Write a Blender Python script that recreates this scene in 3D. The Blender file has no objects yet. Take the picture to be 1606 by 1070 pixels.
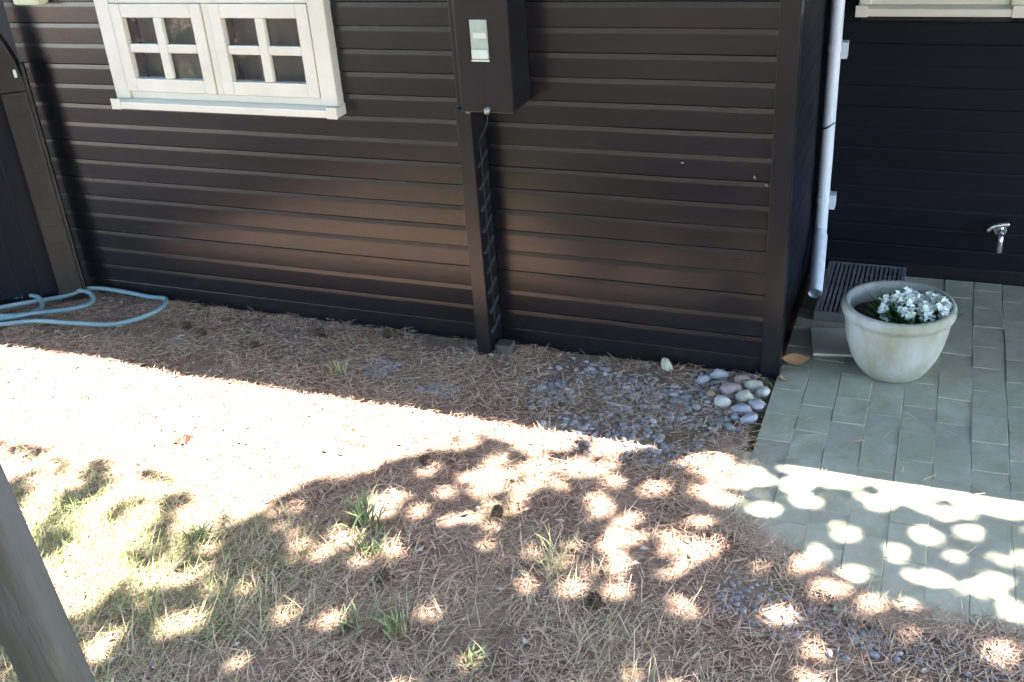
import bpy, bmesh, math, random
import numpy as np
from mathutils import Vector, Matrix, noise as mnoise
R = math.radians
random.seed(11); rng = np.random.default_rng(11)
SC = bpy.context.scene
COL = SC.collection

# ------------------------------------------------------------------ camera
cam_d = bpy.data.cameras.new('camera'); cam = bpy.data.objects.new('camera', cam_d); COL.objects.link(cam)
_f = Vector((-0.35533, 0.81243, -0.46227)).normalized()
_r = Vector((0.92748, 0.36796, -0.06625)); _r = (_r - _f * _r.dot(_f)).normalized(); _u = _r.cross(_f)
m = Matrix(((_r.x, _u.x, -_f.x, 0.5304), (_r.y, _u.y, -_f.y, -4.025), (_r.z, _u.z, -_f.z, 2.3), (0, 0, 0, 1)))
cam.matrix_world = m
cam_d.sensor_width = 36; cam_d.lens = 36.32; cam_d.clip_start = .05; cam_d.clip_end = 2000
SC.camera = cam

# ------------------------------------------------------------------ world, sun, exposure
SUN_EL, SUN_AZ = 55.0, 70.0          # azimuth measured from +Y (behind the house) towards +X
W = bpy.data.worlds.new('World'); SC.world = W; W.use_nodes = True
nt = W.node_tree; nt.nodes.clear()
sky = nt.nodes.new('ShaderNodeTexSky'); sky.sky_type = 'NISHITA'; sky.sun_disc = False
sky.sun_elevation = R(SUN_EL); sky.sun_rotation = R(SUN_AZ); sky.air_density = 1.0; sky.dust_density = 1.0; sky.ozone_density = 1.0
bg = nt.nodes.new('ShaderNodeBackground'); bg.inputs['Strength'].default_value = 0.122
out = nt.nodes.new('ShaderNodeOutputWorld')
nt.links.new(sky.outputs[0], bg.inputs[0]); nt.links.new(bg.outputs[0], out.inputs[0])
sl = bpy.data.lights.new('sun', 'SUN'); sl.energy = 5.0; sl.angle = R(.53); sl.color = (1, .93, .84)
sun = bpy.data.objects.new('sun', sl); COL.objects.link(sun)
SDIR = Vector((math.cos(R(SUN_EL)) * math.sin(R(SUN_AZ)), math.cos(R(SUN_EL)) * math.cos(R(SUN_AZ)), math.sin(R(SUN_EL))))
sun.rotation_euler = SDIR.to_track_quat('Z', 'Y').to_euler(); sun.location = SDIR * 30
vs = SC.view_settings; vs.view_transform = 'Standard'; vs.look = 'None'; vs.gamma = 1; vs.use_curve_mapping = False
vs.exposure = 4.12
SC.render.engine = 'CYCLES'; cy = SC.cycles
cy.use_denoising = True; cy.max_bounces = 8; cy.diffuse_bounces = 5; cy.glossy_bounces = 4; cy.transparent_max_bounces = 12
cy.use_adaptive_sampling = True; cy.adaptive_threshold = .012; cy.sample_clamp_indirect = 8
cy.caustics_reflective = False; cy.caustics_refractive = False

# ------------------------------------------------------------------ materials
def mat(name, base=(.5, .5, .5), rough=.6, spec=.5, var=None, vscale=6, detail=6, island=None, obj=None, bump=0, bscale=40, stretch=(1, 1, 1), coat=0, metal=0, rvar=0):
    """base colour; var: second colour mixed by noise; island/obj: list of colours picked per loose piece / per object"""
    M = bpy.data.materials.new(name); M.use_nodes = True; t = M.node_tree; n = t.nodes; L = t.links
    p = n['Principled BSDF']; p.inputs['Roughness'].default_value = rough; p.inputs['Specular IOR Level'].default_value = spec
    p.inputs['Metallic'].default_value = metal; p.inputs['Coat Weight'].default_value = coat
    tc = n.new('ShaderNodeTexCoord'); mp = n.new('ShaderNodeMapping'); mp.inputs['Scale'].default_value = stretch
    L.new(tc.outputs['Object'], mp.inputs['Vector']); vec = mp.outputs['Vector']
    oi = n.new('ShaderNodeObjectInfo')
    if obj is not None or var is not None:          # shift the pattern per object so that copies differ
        ad = n.new('ShaderNodeVectorMath'); ad.operation = 'ADD'; sc = n.new('ShaderNodeVectorMath'); sc.operation = 'SCALE'
        cb = n.new('ShaderNodeCombineXYZ'); L.new(oi.outputs['Random'], cb.inputs[0]); L.new(oi.outputs['Random'], cb.inputs[1]); L.new(oi.outputs['Random'], cb.inputs[2])
        L.new(cb.outputs[0], sc.inputs[0]); sc.inputs['Scale'].default_value = 37
        L.new(vec, ad.inputs[0]); L.new(sc.outputs[0], ad.inputs[1]); vec = ad.outputs[0]
    col = None
    if island or obj:
        rp = n.new('ShaderNodeValToRGB'); cols = island or obj
        if island:
            g = n.new('ShaderNodeNewGeometry'); L.new(g.outputs['Random Per Island'], rp.inputs[0])
        else:
            L.new(oi.outputs['Random'], rp.inputs[0])
        e = rp.color_ramp.elements
        while len(e) < len(cols): e.new(.5)
        for i, c in enumerate(cols): e[i].position = i / max(1, len(cols) - 1); e[i].color = (*c, 1)
        col = rp.outputs[0]
    if var is not None:
        nz = n.new('ShaderNodeTexNoise'); nz.inputs['Scale'].default_value = vscale; nz.inputs['Detail'].default_value = detail; nz.inputs['Roughness'].default_value = .62
        L.new(vec, nz.inputs['Vector'])
        rr = n.new('ShaderNodeValToRGB'); rr.color_ramp.elements[0].position = .35; rr.color_ramp.elements[1].position = .68
        L.new(nz.outputs[0], rr.inputs[0])
        mx = n.new('ShaderNodeMix'); mx.data_type = 'RGBA'; L.new(rr.outputs[0], mx.inputs['Factor'])
        if col: L.new(col, mx.inputs['A'])
        else: mx.inputs['A'].default_value = (*base, 1)
        mx.inputs['B'].default_value = (*var, 1); col = mx.outputs['Result']
        if rvar:
            mr = n.new('ShaderNodeMapRange'); mr.inputs['To Min'].default_value = rough - rvar; mr.inputs['To Max'].default_value = rough + rvar
            L.new(nz.outputs[0], mr.inputs['Value']); L.new(mr.outputs[0], p.inputs['Roughness'])
    if col: L.new(col, p.inputs['Base Color'])
    else: p.inputs['Base Color'].default_value = (*base, 1)
    if bump:
        nb = n.new('ShaderNodeTexNoise'); nb.inputs['Scale'].default_value = bscale; nb.inputs['Detail'].default_value = 5; L.new(vec, nb.inputs['Vector'])
        b = n.new('ShaderNodeBump'); b.inputs['Strength'].default_value = bump; b.inputs['Distance'].default_value = .004
        L.new(nb.outputs[0], b.inputs['Height']); L.new(b.outputs[0], p.inputs['Normal'])
    return M

M = {}
M['black_board'] = mat('black_board', rough=.26, spec=.55, obj=[(.0028, .0032, .0054), (.0046, .0050, .0078), (.0036, .004, .0066)], var=(.0056, .0060, .0088), vscale=4, stretch=(.5, 3, 4), bump=.05, bscale=14, rvar=.04)
M['shaded_board'] = mat('shaded_board', rough=.55, spec=.16, obj=[(.0014, .0022, .0062), (.002, .003, .0080)], var=(.0026, .0038, .009), vscale=5, stretch=(.5, 4, 9), bump=.2, bscale=26)  # deep shade put into the colour: darker, bluer copy of the black boards
M['black_trim'] = mat('black_trim', base=(.004, .0045, .007), rough=.32, spec=.42, var=(.007, .0074, .0098), vscale=7, stretch=(4, 4, .6), bump=.06, bscale=14, rvar=.05)
M['worn_black'] = mat('worn_black', base=(.008, .0078, .008), rough=.5, spec=.35, var=(.018, .0165, .016), vscale=6, stretch=(3, 3, 1), bump=.5, bscale=18)
M['sheath'] = mat('sheath', base=(.02, .019, .018), rough=.8)
M['white_paint'] = mat('white_paint', base=(.64, .61, .53), rough=.38, var=(.57, .54, .46), vscale=5, bump=.08, bscale=30)  # warm bounce from the sunlit ground partly mixed into the white as cream
M['pipe_white'] = mat('pipe_white', base=(.62, .68, .78), rough=.32, var=(.52, .57, .66), vscale=8, stretch=(3, 3, .6))  # white plastic with the blue cast of the shade put into its colour
M['lamp_shell'] = mat('lamp_shell', base=(.55, .60, .40), rough=.35, var=(.48, .52, .36), vscale=9)
M['meter_face'] = mat('meter_face', base=(.38, .44, .39), rough=.2, var=(.30, .34, .30), vscale=16)
M['meter_pale'] = mat('meter_pale', base=(.58, .62, .56), rough=.3, var=(.5, .55, .5), vscale=10)
M['grey_metal'] = mat('grey_metal', base=(.30, .30, .30), rough=.4, metal=.6, var=(.22, .22, .22), vscale=20)
M['chrome'] = mat('chrome', base=(.62, .63, .66), rough=.22, metal=.9, var=(.5, .5, .52), vscale=20)
M['cable'] = mat('cable', base=(.012, .012, .013), rough=.6, spec=.2, var=(.02, .02, .02), vscale=20)
M['clip'] = mat('clip', base=(.04, .042, .055), rough=.6, spec=.3, var=(.03, .032, .04), vscale=20)
M['concrete_pot'] = mat('concrete_pot', base=(.335, .34, .335), rough=.85, var=(.19, .20, .135), vscale=6, stretch=(1, 1, .5), bump=.5, bscale=60)
M['soil'] = mat('soil', base=(.035, .026, .02), rough=.95, var=(.06, .045, .03), vscale=30, bump=1, bscale=60)
M['paver'] = mat('paver', rough=.9, spec=.3, obj=[(.30, .295, .225), (.335, .325, .26), (.31, .31, .24), (.355, .345, .28)], var=(.245, .245, .175), vscale=9, bump=.6, bscale=90)
M['joint_sand'] = mat('joint_sand', base=(.24, .235, .18), rough=.95, var=(.29, .28, .22), vscale=12, bump=.6)
M['pale_slab'] = mat('pale_slab', base=(.52, .51, .48), rough=.9, var=(.42, .42, .38), vscale=9, bump=.5, bscale=80)
M['grating'] = mat('grating', base=(.13, .14, .16), rough=.55, var=(.09, .095, .105), vscale=14)
M['hose'] = mat('hose', base=(.105, .18, .215), rough=.55, var=(.15, .22, .245), vscale=7)
M['grey_wood'] = mat('grey_wood', base=(.062, .061, .062), rough=.8, var=(.040, .043, .028), vscale=3.2, stretch=(4, 4, .8), bump=.7, bscale=30)
M['litter_ground'] = None
M['needle'] = mat('needle', rough=.75, spec=.25, island=[(.18, .10, .072), (.37, .24, .175), (.47, .34, .25), (.29, .175, .125), (.53, .41, .31), (.24, .14, .10)])
M['grass'] = mat('grass', rough=.6, spec=.3, island=[(.31, .28, .13), (.15, .20, .06), (.40, .34, .19), (.10, .16, .05), (.34, .32, .15), (.19, .23, .08), (.44, .38, .22), (.26, .23, .12)])
M['straw'] = mat('straw', rough=.65, spec=.25, island=[(.34, .27, .17), (.44, .35, .23), (.26, .20, .13), (.20, .20, .10), (.50, .41, .29), (.30, .25, .15)])
M['weed'] = mat('weed', rough=.55, island=[(.09, .12, .045), (.14, .17, .065), (.11, .14, .06), (.19, .20, .09)])
M['gravel'] = mat('gravel', rough=.8, island=[(.14, .12, .105), (.22, .225, .24), (.16, .14, .13), (.30, .31, .33), (.11, .11, .12), (.20, .17, .15), (.17, .175, .20)])
M['litter'] = mat('litter', rough=.8, island=[(.14, .075, .045), (.24, .15, .10), (.42, .38, .32), (.10, .06, .04), (.20, .10, .06), (.30, .2, .13)])
M['cone'] = mat('cone', base=(.055, .035, .024), rough=.85, var=(.11, .075, .05), vscale=30)
M['foliage'] = mat('foliage', rough=.5, island=[(.05, .10, .03), (.08, .13, .04), (.06, .11, .045), (.10, .14, .05)])
M['bark'] = mat('bark', base=(.11, .075, .055), rough=.95, var=(.19, .12, .08), vscale=8, stretch=(2, 2, .5), bump=1, bscale=14)
M['roof'] = mat('roof', base=(.05, .05, .052), rough=.8, var=(.08, .075, .07), vscale=5, bump=.5)
M['pot_leaf'] = mat('pot_leaf', rough=.5, island=[(.05, .13, .03), (.09, .19, .05), (.06, .15, .05)])
M['petal'] = mat('petal', rough=.6, island=[(.62, .70, .68), (.72, .76, .74), (.55, .66, .62)])
M['curtain_brown'] = mat('curtain_brown', base=(.55, .48, .42), rough=.9, var=(.48, .41, .36), vscale=4)
M['curtain_green'] = mat('curtain_green', base=(.38, .42, .37), rough=.9, var=(.44, .42, .37), vscale=5)
M['room'] = mat('room', base=(.05, .045, .04), rough=.9)
M['brown_leaf'] = mat('brown_leaf', base=(.32, .17, .09), rough=.7, var=(.40, .24, .13), vscale=25)
M['red_leaf'] = mat('red_leaf', base=(.05, .016, .010), rough=.7, spec=.2, var=(.08, .03, .016), vscale=25)
M['fluff'] = mat('fluff', base=(.32, .31, .30), rough=.9, var=(.26, .25, .24), vscale=20)
def stone_mat(name, c, c2): M[name] = mat(name, base=c, rough=.75, var=c2, vscale=14, bump=.25, bscale=60)
stone_mat('stone_white', (.42, .41, .38), (.30, .29, .27)); stone_mat('stone_pink', (.33, .26, .255), (.24, .19, .185))
stone_mat('stone_ochre', (.38, .26, .13), (.30, .21, .12)); stone_mat('stone_blue', (.22, .23, .265), (.29, .30, .33))
stone_mat('stone_grey', (.30, .31, .33), (.22, .23, .25)); stone_mat('stone_cream', (.37, .36, .29), (.27, .26, .21)); stone_mat('stone_brown', (.20, .14, .12), (.26, .19, .16))

def glass():
    m_ = bpy.data.materials.new('window_glass'); m_.use_nodes = True; n = m_.node_tree.nodes; L = m_.node_tree.links; n.clear()
    tr = n.new('ShaderNodeBsdfTransparent'); tr.inputs[0].default_value = (.86, .88, .86, 1)
    gl = n.new('ShaderNodeBsdfGlossy'); gl.inputs['Roughness'].default_value = .02
    fr = n.new('ShaderNodeFresnel'); fr.inputs[0].default_value = 1.6
    mlt = n.new('ShaderNodeMath'); mlt.operation = 'MULTIPLY'; mlt.inputs[1].default_value = 1.7
    nz = n.new('ShaderNodeTexNoise'); nz.inputs['Scale'].default_value = 4
    b = n.new('ShaderNodeBump'); b.inputs['Strength'].default_value = .05; b.inputs['Distance'].default_value = .01
    mx = n.new('ShaderNodeMixShader'); o = n.new('ShaderNodeOutputMaterial')
    L.new(nz.outputs[0], b.inputs['Height']); L.new(b.outputs[0], gl.inputs['Normal'])
    L.new(fr.outputs[0], mlt.inputs[0]); L.new(mlt.outputs[0], mx.inputs[0]); L.new(tr.outputs[0], mx.inputs[1]); L.new(gl.outputs[0], mx.inputs[2]); L.new(mx.outputs[0], o.inputs[0])
    return m_
M['glass'] = glass()

def ground_mat():
    m_ = bpy.data.materials.new('litter_ground'); m_.use_nodes = True; t = m_.node_tree; n = t.nodes; L = t.links; p = n['Principled BSDF']
    p.inputs['Roughness'].default_value = .95; p.inputs['Specular IOR Level'].default_value = .2
    tc = n.new('ShaderNodeTexCoord')
    def nz(s, d, lo, hi, stops):
        a = n.new('ShaderNodeTexNoise'); a.inputs['Scale'].default_value = s; a.inputs['Detail'].default_value = d; a.inputs['Roughness'].default_value = .7; L.new(tc.outputs['Object'], a.inputs['Vector'])
        r = n.new('ShaderNodeValToRGB'); e = r.color_ramp.elements
        while len(e) < len(stops): e.new(.5)
        for i, c in enumerate(stops): e[i].position = lo + (hi - lo) * i / (len(stops) - 1); e[i].color = (*c, 1)
        L.new(a.outputs[0], r.inputs[0]); return a, r
    a, r1 = nz(3.0, 10, .3, .72, [(.16, .10, .072), (.25, .165, .12), (.33, .23, .17), (.28, .21, .15)])
    b, r2 = nz(70, 6, .35, .7, [(.35, .35, .35), (1, 1, 1)])
    mx = n.new('ShaderNodeMix'); mx.data_type = 'RGBA'; mx.blend_type = 'MULTIPLY'; mx.inputs['Factor'].default_value = .85
    L.new(r1.outputs[0], mx.inputs['A']); L.new(r2.outputs[0], mx.inputs['B'])
    # mossy, grassy tint with patches of its own
    c, r3 = nz(.8, 4, .52, .64, [(0, 0, 0), (1, 1, 1)])
    mg = n.new('ShaderNodeMix'); mg.data_type = 'RGBA'; L.new(r3.outputs[0], mg.inputs['Factor']); L.new(mx.outputs['Result'], mg.inputs['A']); mg.inputs['B'].default_value = (.12, .12, .055, 1)
    L.new(mg.outputs['Result'], p.inputs['Base Color'])
    bp = n.new('ShaderNodeBump'); bp.inputs['Strength'].default_value = .9; bp.inputs['Distance'].default_value = .012; L.new(b.outputs[0], bp.inputs['Height']); L.new(bp.outputs[0], p.inputs['Normal'])
    return m_
M['litter_ground'] = ground_mat()

# ------------------------------------------------------------------ helpers
def tag(o, label=None, cat=None, group=None, kind=None):
    if label: o['label'] = label
    if cat: o['category'] = cat
    if group: o['group'] = group
    if kind: o['kind'] = kind
    return o
def empty(name, loc=(0, 0, 0), rz=0, parent=None):
    o = bpy.data.objects.new(name, None); o.location = loc; o.rotation_euler = (0, 0, rz); o.empty_display_size = .1
    COL.objects.link(o)
    if parent: o.parent = parent
    return o
def link(name, me, m_, parent=None, loc=None, rot=None, smooth=False):
    if m_ is not None and not me.materials: me.materials.append(M[m_])
    o = bpy.data.objects.new(name, me); COL.objects.link(o)
    if parent: o.parent = parent
    if loc: o.location = loc
    if rot: o.rotation_euler = rot
    if smooth:
        me.polygons.foreach_set('use_smooth', [True] * len(me.polygons))
    return o
class MB:
    def __init__(s): s.v = []; s.f = []
    def add(s, vs, fs):
        k = len(s.v); s.v += [tuple(v) for v in vs]; s.f += [tuple(i + k for i in f) for f in fs]; return s
    def box(s, x0, x1, y0, y1, z0, z1):
        return s.add([(x0, y0, z0), (x1, y0, z0), (x1, y1, z0), (x0, y1, z0), (x0, y0, z1), (x1, y0, z1), (x1, y1, z1), (x0, y1, z1)],
                     [(3, 2, 1, 0), (4, 5, 6, 7), (0, 1, 5, 4), (1, 2, 6, 5), (2, 3, 7, 6), (3, 0, 4, 7)])
    def tube(s, pts, r, n=10, cap=True):
        pts = [Vector(p) for p in pts]; rs = r if isinstance(r, (list, tuple)) else [r] * len(pts)
        k = len(s.v); up = None
        for i, p in enumerate(pts):
            d = (pts[min(i + 1, len(pts) - 1)] - pts[max(i - 1, 0)]).normalized()
            if up is None: up = Vector((0, 0, 1)) if abs(d.z) < .9 else Vector((1, 0, 0))
            a = d.cross(up).normalized(); up = a.cross(d).normalized()
            for j in range(n):
                t = 2 * math.pi * j / n; s.v.append(tuple(p + (a * math.cos(t) + up * math.sin(t)) * rs[i]))
        for i in range(len(pts) - 1):
            for j in range(n):
                s.f.append((k + i * n + j, k + (i + 1) * n + j, k + (i + 1) * n + (j + 1) % n, k + i * n + (j + 1) % n))
        if cap:
            s.f.append(tuple(k + j for j in range(n))); s.f.append(tuple(k + (len(pts) - 1) * n + j for j in reversed(range(n))))
        return s
    def lathe(s, prof, n=48, c=(0, 0, 0), mod=None):
        k = len(s.v)
        for r, z in prof:
            for j in range(n):
                t = 2 * math.pi * j / n; q = r * (mod(t, z) if mod else 1); s.v.append((c[0] + q * math.cos(t), c[1] + q * math.sin(t), c[2] + z))
        for i in range(len(prof) - 1):
            for j in range(n):
                s.f.append((k + i * n + j, k + i * n + (j + 1) % n, k + (i + 1) * n + (j + 1) % n, k + (i + 1) * n + j))
        return s
    def mesh(s, name, bev=0, seg=2):
        me = bpy.data.meshes.new(name); me.from_pydata(s.v, [], s.f); 
        bm = bmesh.new(); bm.from_mesh(me); bmesh.ops.recalc_face_normals(bm, faces=bm.faces)
        if bev: bmesh.ops.bevel(bm, geom=list(bm.edges), offset=bev, segments=seg, profile=.6, affect='EDGES')
        bm.to_mesh(me); bm.free(); return me
    def build(s, name, m_, parent=None, bev=0, smooth=False, **k): return link(name, s.mesh(name, bev), m_, parent, smooth=smooth, **k)
def box(name, m_, parent, x0, x1, y0, y1, z0, z1, bev=.002): return MB().box(x0, x1, y0, y1, z0, z1).build(name, m_, parent, bev)
def spline(pts, n=8):
    P = [Vector(p) for p in pts]; P = [P[0] * 2 - P[1]] + P + [P[-1] * 2 - P[-2]]; o = []
    for i in range(1, len(P) - 2):
        for k in range(n):
            t = k / n; a, b, c, d = P[i - 1], P[i], P[i + 1], P[i + 2]
            o.append(.5 * ((2 * b) + (c - a) * t + (2 * a - 5 * b + 4 * c - d) * t * t + (3 * b - a - 3 * c + d) * t ** 3))
    return o + [P[-2]]
def rawmesh(name, V, F):
    """V (n,3) numpy; F (m,k) numpy of one polygon size"""
    me = bpy.data.meshes.new(name); k = F.shape[1]
    me.vertices.add(len(V)); me.vertices.foreach_set('co', np.ascontiguousarray(V, dtype=np.float32).ravel())
    me.loops.add(F.size); me.loops.foreach_set('vertex_index', np.ascontiguousarray(F, dtype=np.int32).ravel())
    me.polygons.add(len(F)); me.polygons.foreach_set('loop_start', np.arange(0, F.size, k, dtype=np.int32)); me.polygons.foreach_set('loop_total', np.full(len(F), k, dtype=np.int32))
    me.update(calc_edges=True); me.validate(); return me

# ------------------------------------------------------------------ ground
def gz(x, y):
    q = mnoise.noise((x * 1.7, y * 1.7, 3.1)) * .014 + mnoise.noise((x * 6, y * 6, 9.7)) * .007
    st = lambda v: min(1, max(0, v))
    e = st((x - .01) / .07) * st((y - (-1.30 if x > .55 else -.98 - .58 * max(0, x))) / .06)
    if y > .0 and x < 0: e = st(y / .05)
    far = min(1, max(0, (math.hypot(x, y) - 12) / 40)); q += far * mnoise.noise((x * .05, y * .05, 0)) * .6
    return q * (1 - e) - .06 * e
def axis(lo, hi, step, far):
    a = list(np.arange(lo, hi + 1e-6, step)); s = step; c = lo; L = []
    while c > -far: s *= 1.35; c -= s; L.append(c)
    s = step; c = hi; H = []
    while c < far: s *= 1.35; c += s; H.append(c)
    return L[::-1] + a + H
gx, gy = axis(-4.8, 1.6, .035, 400), axis(-3.0, .1, .035, 400)
V = np.array([(x, y, gz(x, y)) for y in gy for x in gx]); nx = len(gx)
F = np.array([(j * nx + i, j * nx + i + 1, (j + 1) * nx + i + 1, (j + 1) * nx + i) for j in range(len(gy) - 1) for i in range(nx - 1)])
ground = link('ground', rawmesh('ground', V, F), 'litter_ground', smooth=True)
tag(ground, 'brown needle-strewn garden ground in front of the house', 'ground', kind='structure')

# ------------------------------------------------------------------ paving: every paver its own piece
_pp = [(.03, 1.175), (.03, -1.06), (.56, -1.365), (2.2, -1.365), (2.2, 1.175)]
pave = MB().add([(x, y, -.10) for x, y in _pp] + [(x, y, .010) for x, y in _pp], [(4, 3, 2, 1, 0), (5, 6, 7, 8, 9)] + [(i, (i + 1) % 5, (i + 1) % 5 + 5, i + 5) for i in range(5)]).build('pavement', 'joint_sand', None)
tag(pave, 'grey green concrete paving with narrow joints beside the house corner', 'pavement', kind='structure')
pm = []
for k in range(5):
    mb = MB().box(-.0640, .0640, -.0990, .0990, -.03, .012); me = mb.mesh('paver', .0025, 2)
    for v in me.vertices:
        if v.co.z > 0: v.co.z += random.uniform(-.0012, .0012)
    pm.append(me)
hm = []
for k in range(3): hm.append(MB().box(-.0640, .0640, -.0490, .0490, -.03, .012).mesh('paver', .0025, 2))
def front(x): return -1.40 if x > .55 else -1.08 - .58 * max(0, x)
for c in range(-1, 16):
    x = .087 + c * .13; y = 1.172 - (.0 if c % 2 else .1); half = c % 2 == 0
    def lay(me_, y): link('paver', me_, 'paver', pave, (x, y, random.uniform(-.0025, .0025)), (random.gauss(0, .004), random.gauss(0, .004), random.gauss(0, .003)))
    if half and c >= 0: lay(random.choice(hm), 1.172 - .05)
    while y - .1 > front(x):
        if c >= 0 or y < -.60: lay(random.choice(pm), y - .1)
        y -= .2
    if y - .05 > front(x) - .02: lay(random.choice(hm), y - .05)

# ------------------------------------------------------------------ house
house = empty('house', (-1.9, 1.0, 0)); tag(house, 'black timber clad house with white framed windows', 'house')
house.matrix_world = Matrix.Identity(4)
RY = 1.18          # face of the recessed wall
FLAT = [(.0, .0), (-.0195, .0), (-.021, .002), (-.0215, .085), (-.0213, .09), (-.0190, .0985), (.0, .0985)]
PROF = [(.0, .0), (-.019, .0), (-.022, .003), (-.022, .077), (-.0218, .080), (-.0197, .0985), (.0, .0985)]
bcache = {}
def board_mesh(L_, m_):
    key = (round(L_, 3), m_)
    if key not in bcache:
        n = max(2, int(L_ / .35)); v = []; f = []; PR = FLAT if m_ == 'shaded_board' else PROF; k = len(PR); rr = random.Random(int(L_ * 1000))
        for i in range(n + 1):
            w = rr.gauss(0, .0009); w2 = rr.gauss(0, .0008)
            for y, z in PR: v.append((L_ * i / n, y + (w if y < -.015 else 0), z + w2))
        for i in range(n):
            for j in range(k): f.append((i * k + j, i * k + (j + 1) % k, (i + 1) * k + (j + 1) % k, (i + 1) * k + j))
        f.append(tuple(range(k))); f.append(tuple(n * k + j for j in reversed(range(k))))
        bcache[key] = MB().add(v, f).mesh('board')
    return bcache[key]
def boards(parent, p0, ang, L_, z0, z1, holes=(), m_='black_board'):
    """courses of shiplap along a wall starting at p0, running at angle ang; holes = (u0,u1,z0,z1)"""
    z = z0
    while z < z1 - .02:
        segs = [(0, L_)]
        for (a, b, h0, h1) in holes:
            if z + .09 > h0 and z + .01 < h1:
                segs = [q for s0, s1 in segs for q in ((s0, min(a, s1)), (max(b, s0), s1)) if q[1] - q[0] > .03]
        for s0, s1 in segs:
            link('board', board_mesh(s1 - s0, m_), m_, parent, (p0[0] + math.cos(ang) * s0, p0[1] + math.sin(ang) * s0, z + random.gauss(0, .0008)), (0, 0, ang))
        z += .1
WZ = 2.42
def sheath(name, segs):
    b = MB()
    for s in segs: b.box(*s)
    return b.build(name, 'sheath', house)
# main wall, boards' faces at y = 0; opening for the window
wx0, wx1, wz0, wz1 = -3.215, -1.985, 1.10, 1.665
mw = sheath('main_wall', [(-3.95, wx0, .023, .12, .0, WZ), (wx1, -.02, .023, .12, .0, WZ), (wx0, wx1, .023, .12, .0, wz0 - .002), (wx0, wx1, .023, .12, wz1 + .002, WZ)])
boards(mw, (-3.86, .022, 0), 0, 3.81, .08, WZ, [(.648, 1.872, wz0, wz1)])
box('plinth_board', 'black_trim', mw, -3.86, -.05, .004, .022, -.03, .078)
sw = sheath('side_wall', [(-.12, -.023, .13, RY + .05, 0, WZ)])
boards(sw, (-.022, .045, 0), math.pi / 2, RY - .05, .08, WZ, (), 'shaded_board')
box('plinth_board', 'black_trim', sw, -.022, -.004, .045, RY, -.03, .078)
rwx0, rwx1, rwz0 = .155, .82, 1.335
rw = sheath('recess_wall', [(-.12, rwx0, RY + .023, RY + .12, 0, WZ), (rwx1, 4.0, RY + .023, RY + .12, 0, WZ), (rwx0, rwx1, RY + .023, RY + .12, 0, rwz0 - .002), (rwx0, rwx1, RY + .023, RY + .12, 1.96, WZ)])
boards(rw, (.004, RY + .022, 0), 0, 3.99, .08, WZ, [(.151, .816, rwz0, 1.95)], 'shaded_board')
box('plinth_board', 'black_trim', rw, .0, 4.0, RY + .004, RY + .022, -.03, .078)
# corner boards
cb1 = box('corner_board', 'black_trim', house, -.050, .030, -.022, .018, -.02, WZ, .004)
cb2 = box('corner_board', 'black_trim', house, .0005, .0285, .020, .062, -.02, WZ, .003)
# back and end walls, so that the house is closed
sheath('back_wall', [(-3.95, 4.0, 4.4, 4.5, 0, WZ)]); sheath('end_wall', [(-4.05, -3.952, .023, 4.5, 0, WZ)]); sheath('end_wall', [(4.002, 4.1, RY + .023, 4.5, 0, WZ)])
# roof
EY, EZ = -.075, 2.36
rf = MB(); pitch = math.tan(R(28)); my = 2.25
x0, x1 = -4.25, 9.0
rf.add([(x0, EY, EZ), (x1, EY, EZ), (x1, EY, EZ + .12), (x0, EY, EZ + .12), (x0, my, EZ + .12 + (my - EY) * pitch), (x1, my, EZ + .12 + (my - EY) * pitch), (x0, my, EZ + (my - EY) * pitch), (x1, my, EZ + (my - EY) * pitch),
        (x0, 4.6, EZ), (x1, 4.6, EZ), (x0, 4.6, EZ + .12), (x1, 4.6, EZ + .12)],
       [(0, 1, 2, 3), (3, 2, 5, 4), (4, 5, 11, 10), (10, 11, 9, 8), (0, 6, 7, 1), (6, 8, 9, 7), (0, 3, 4, 6), (6, 4, 10, 8), (1, 7, 5, 2), (7, 9, 11, 5)])
roof = rf.build('roof', 'roof', house)
box('soffit', 'black_trim', house, -4.2, 9, EY + .02, RY + .2, EZ - .006, EZ - .001, 0)
box('fascia_board', 'black_trim', roof, -4.25, 9, EY - .022, EY - .002, EZ - .02, EZ + .13)

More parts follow.
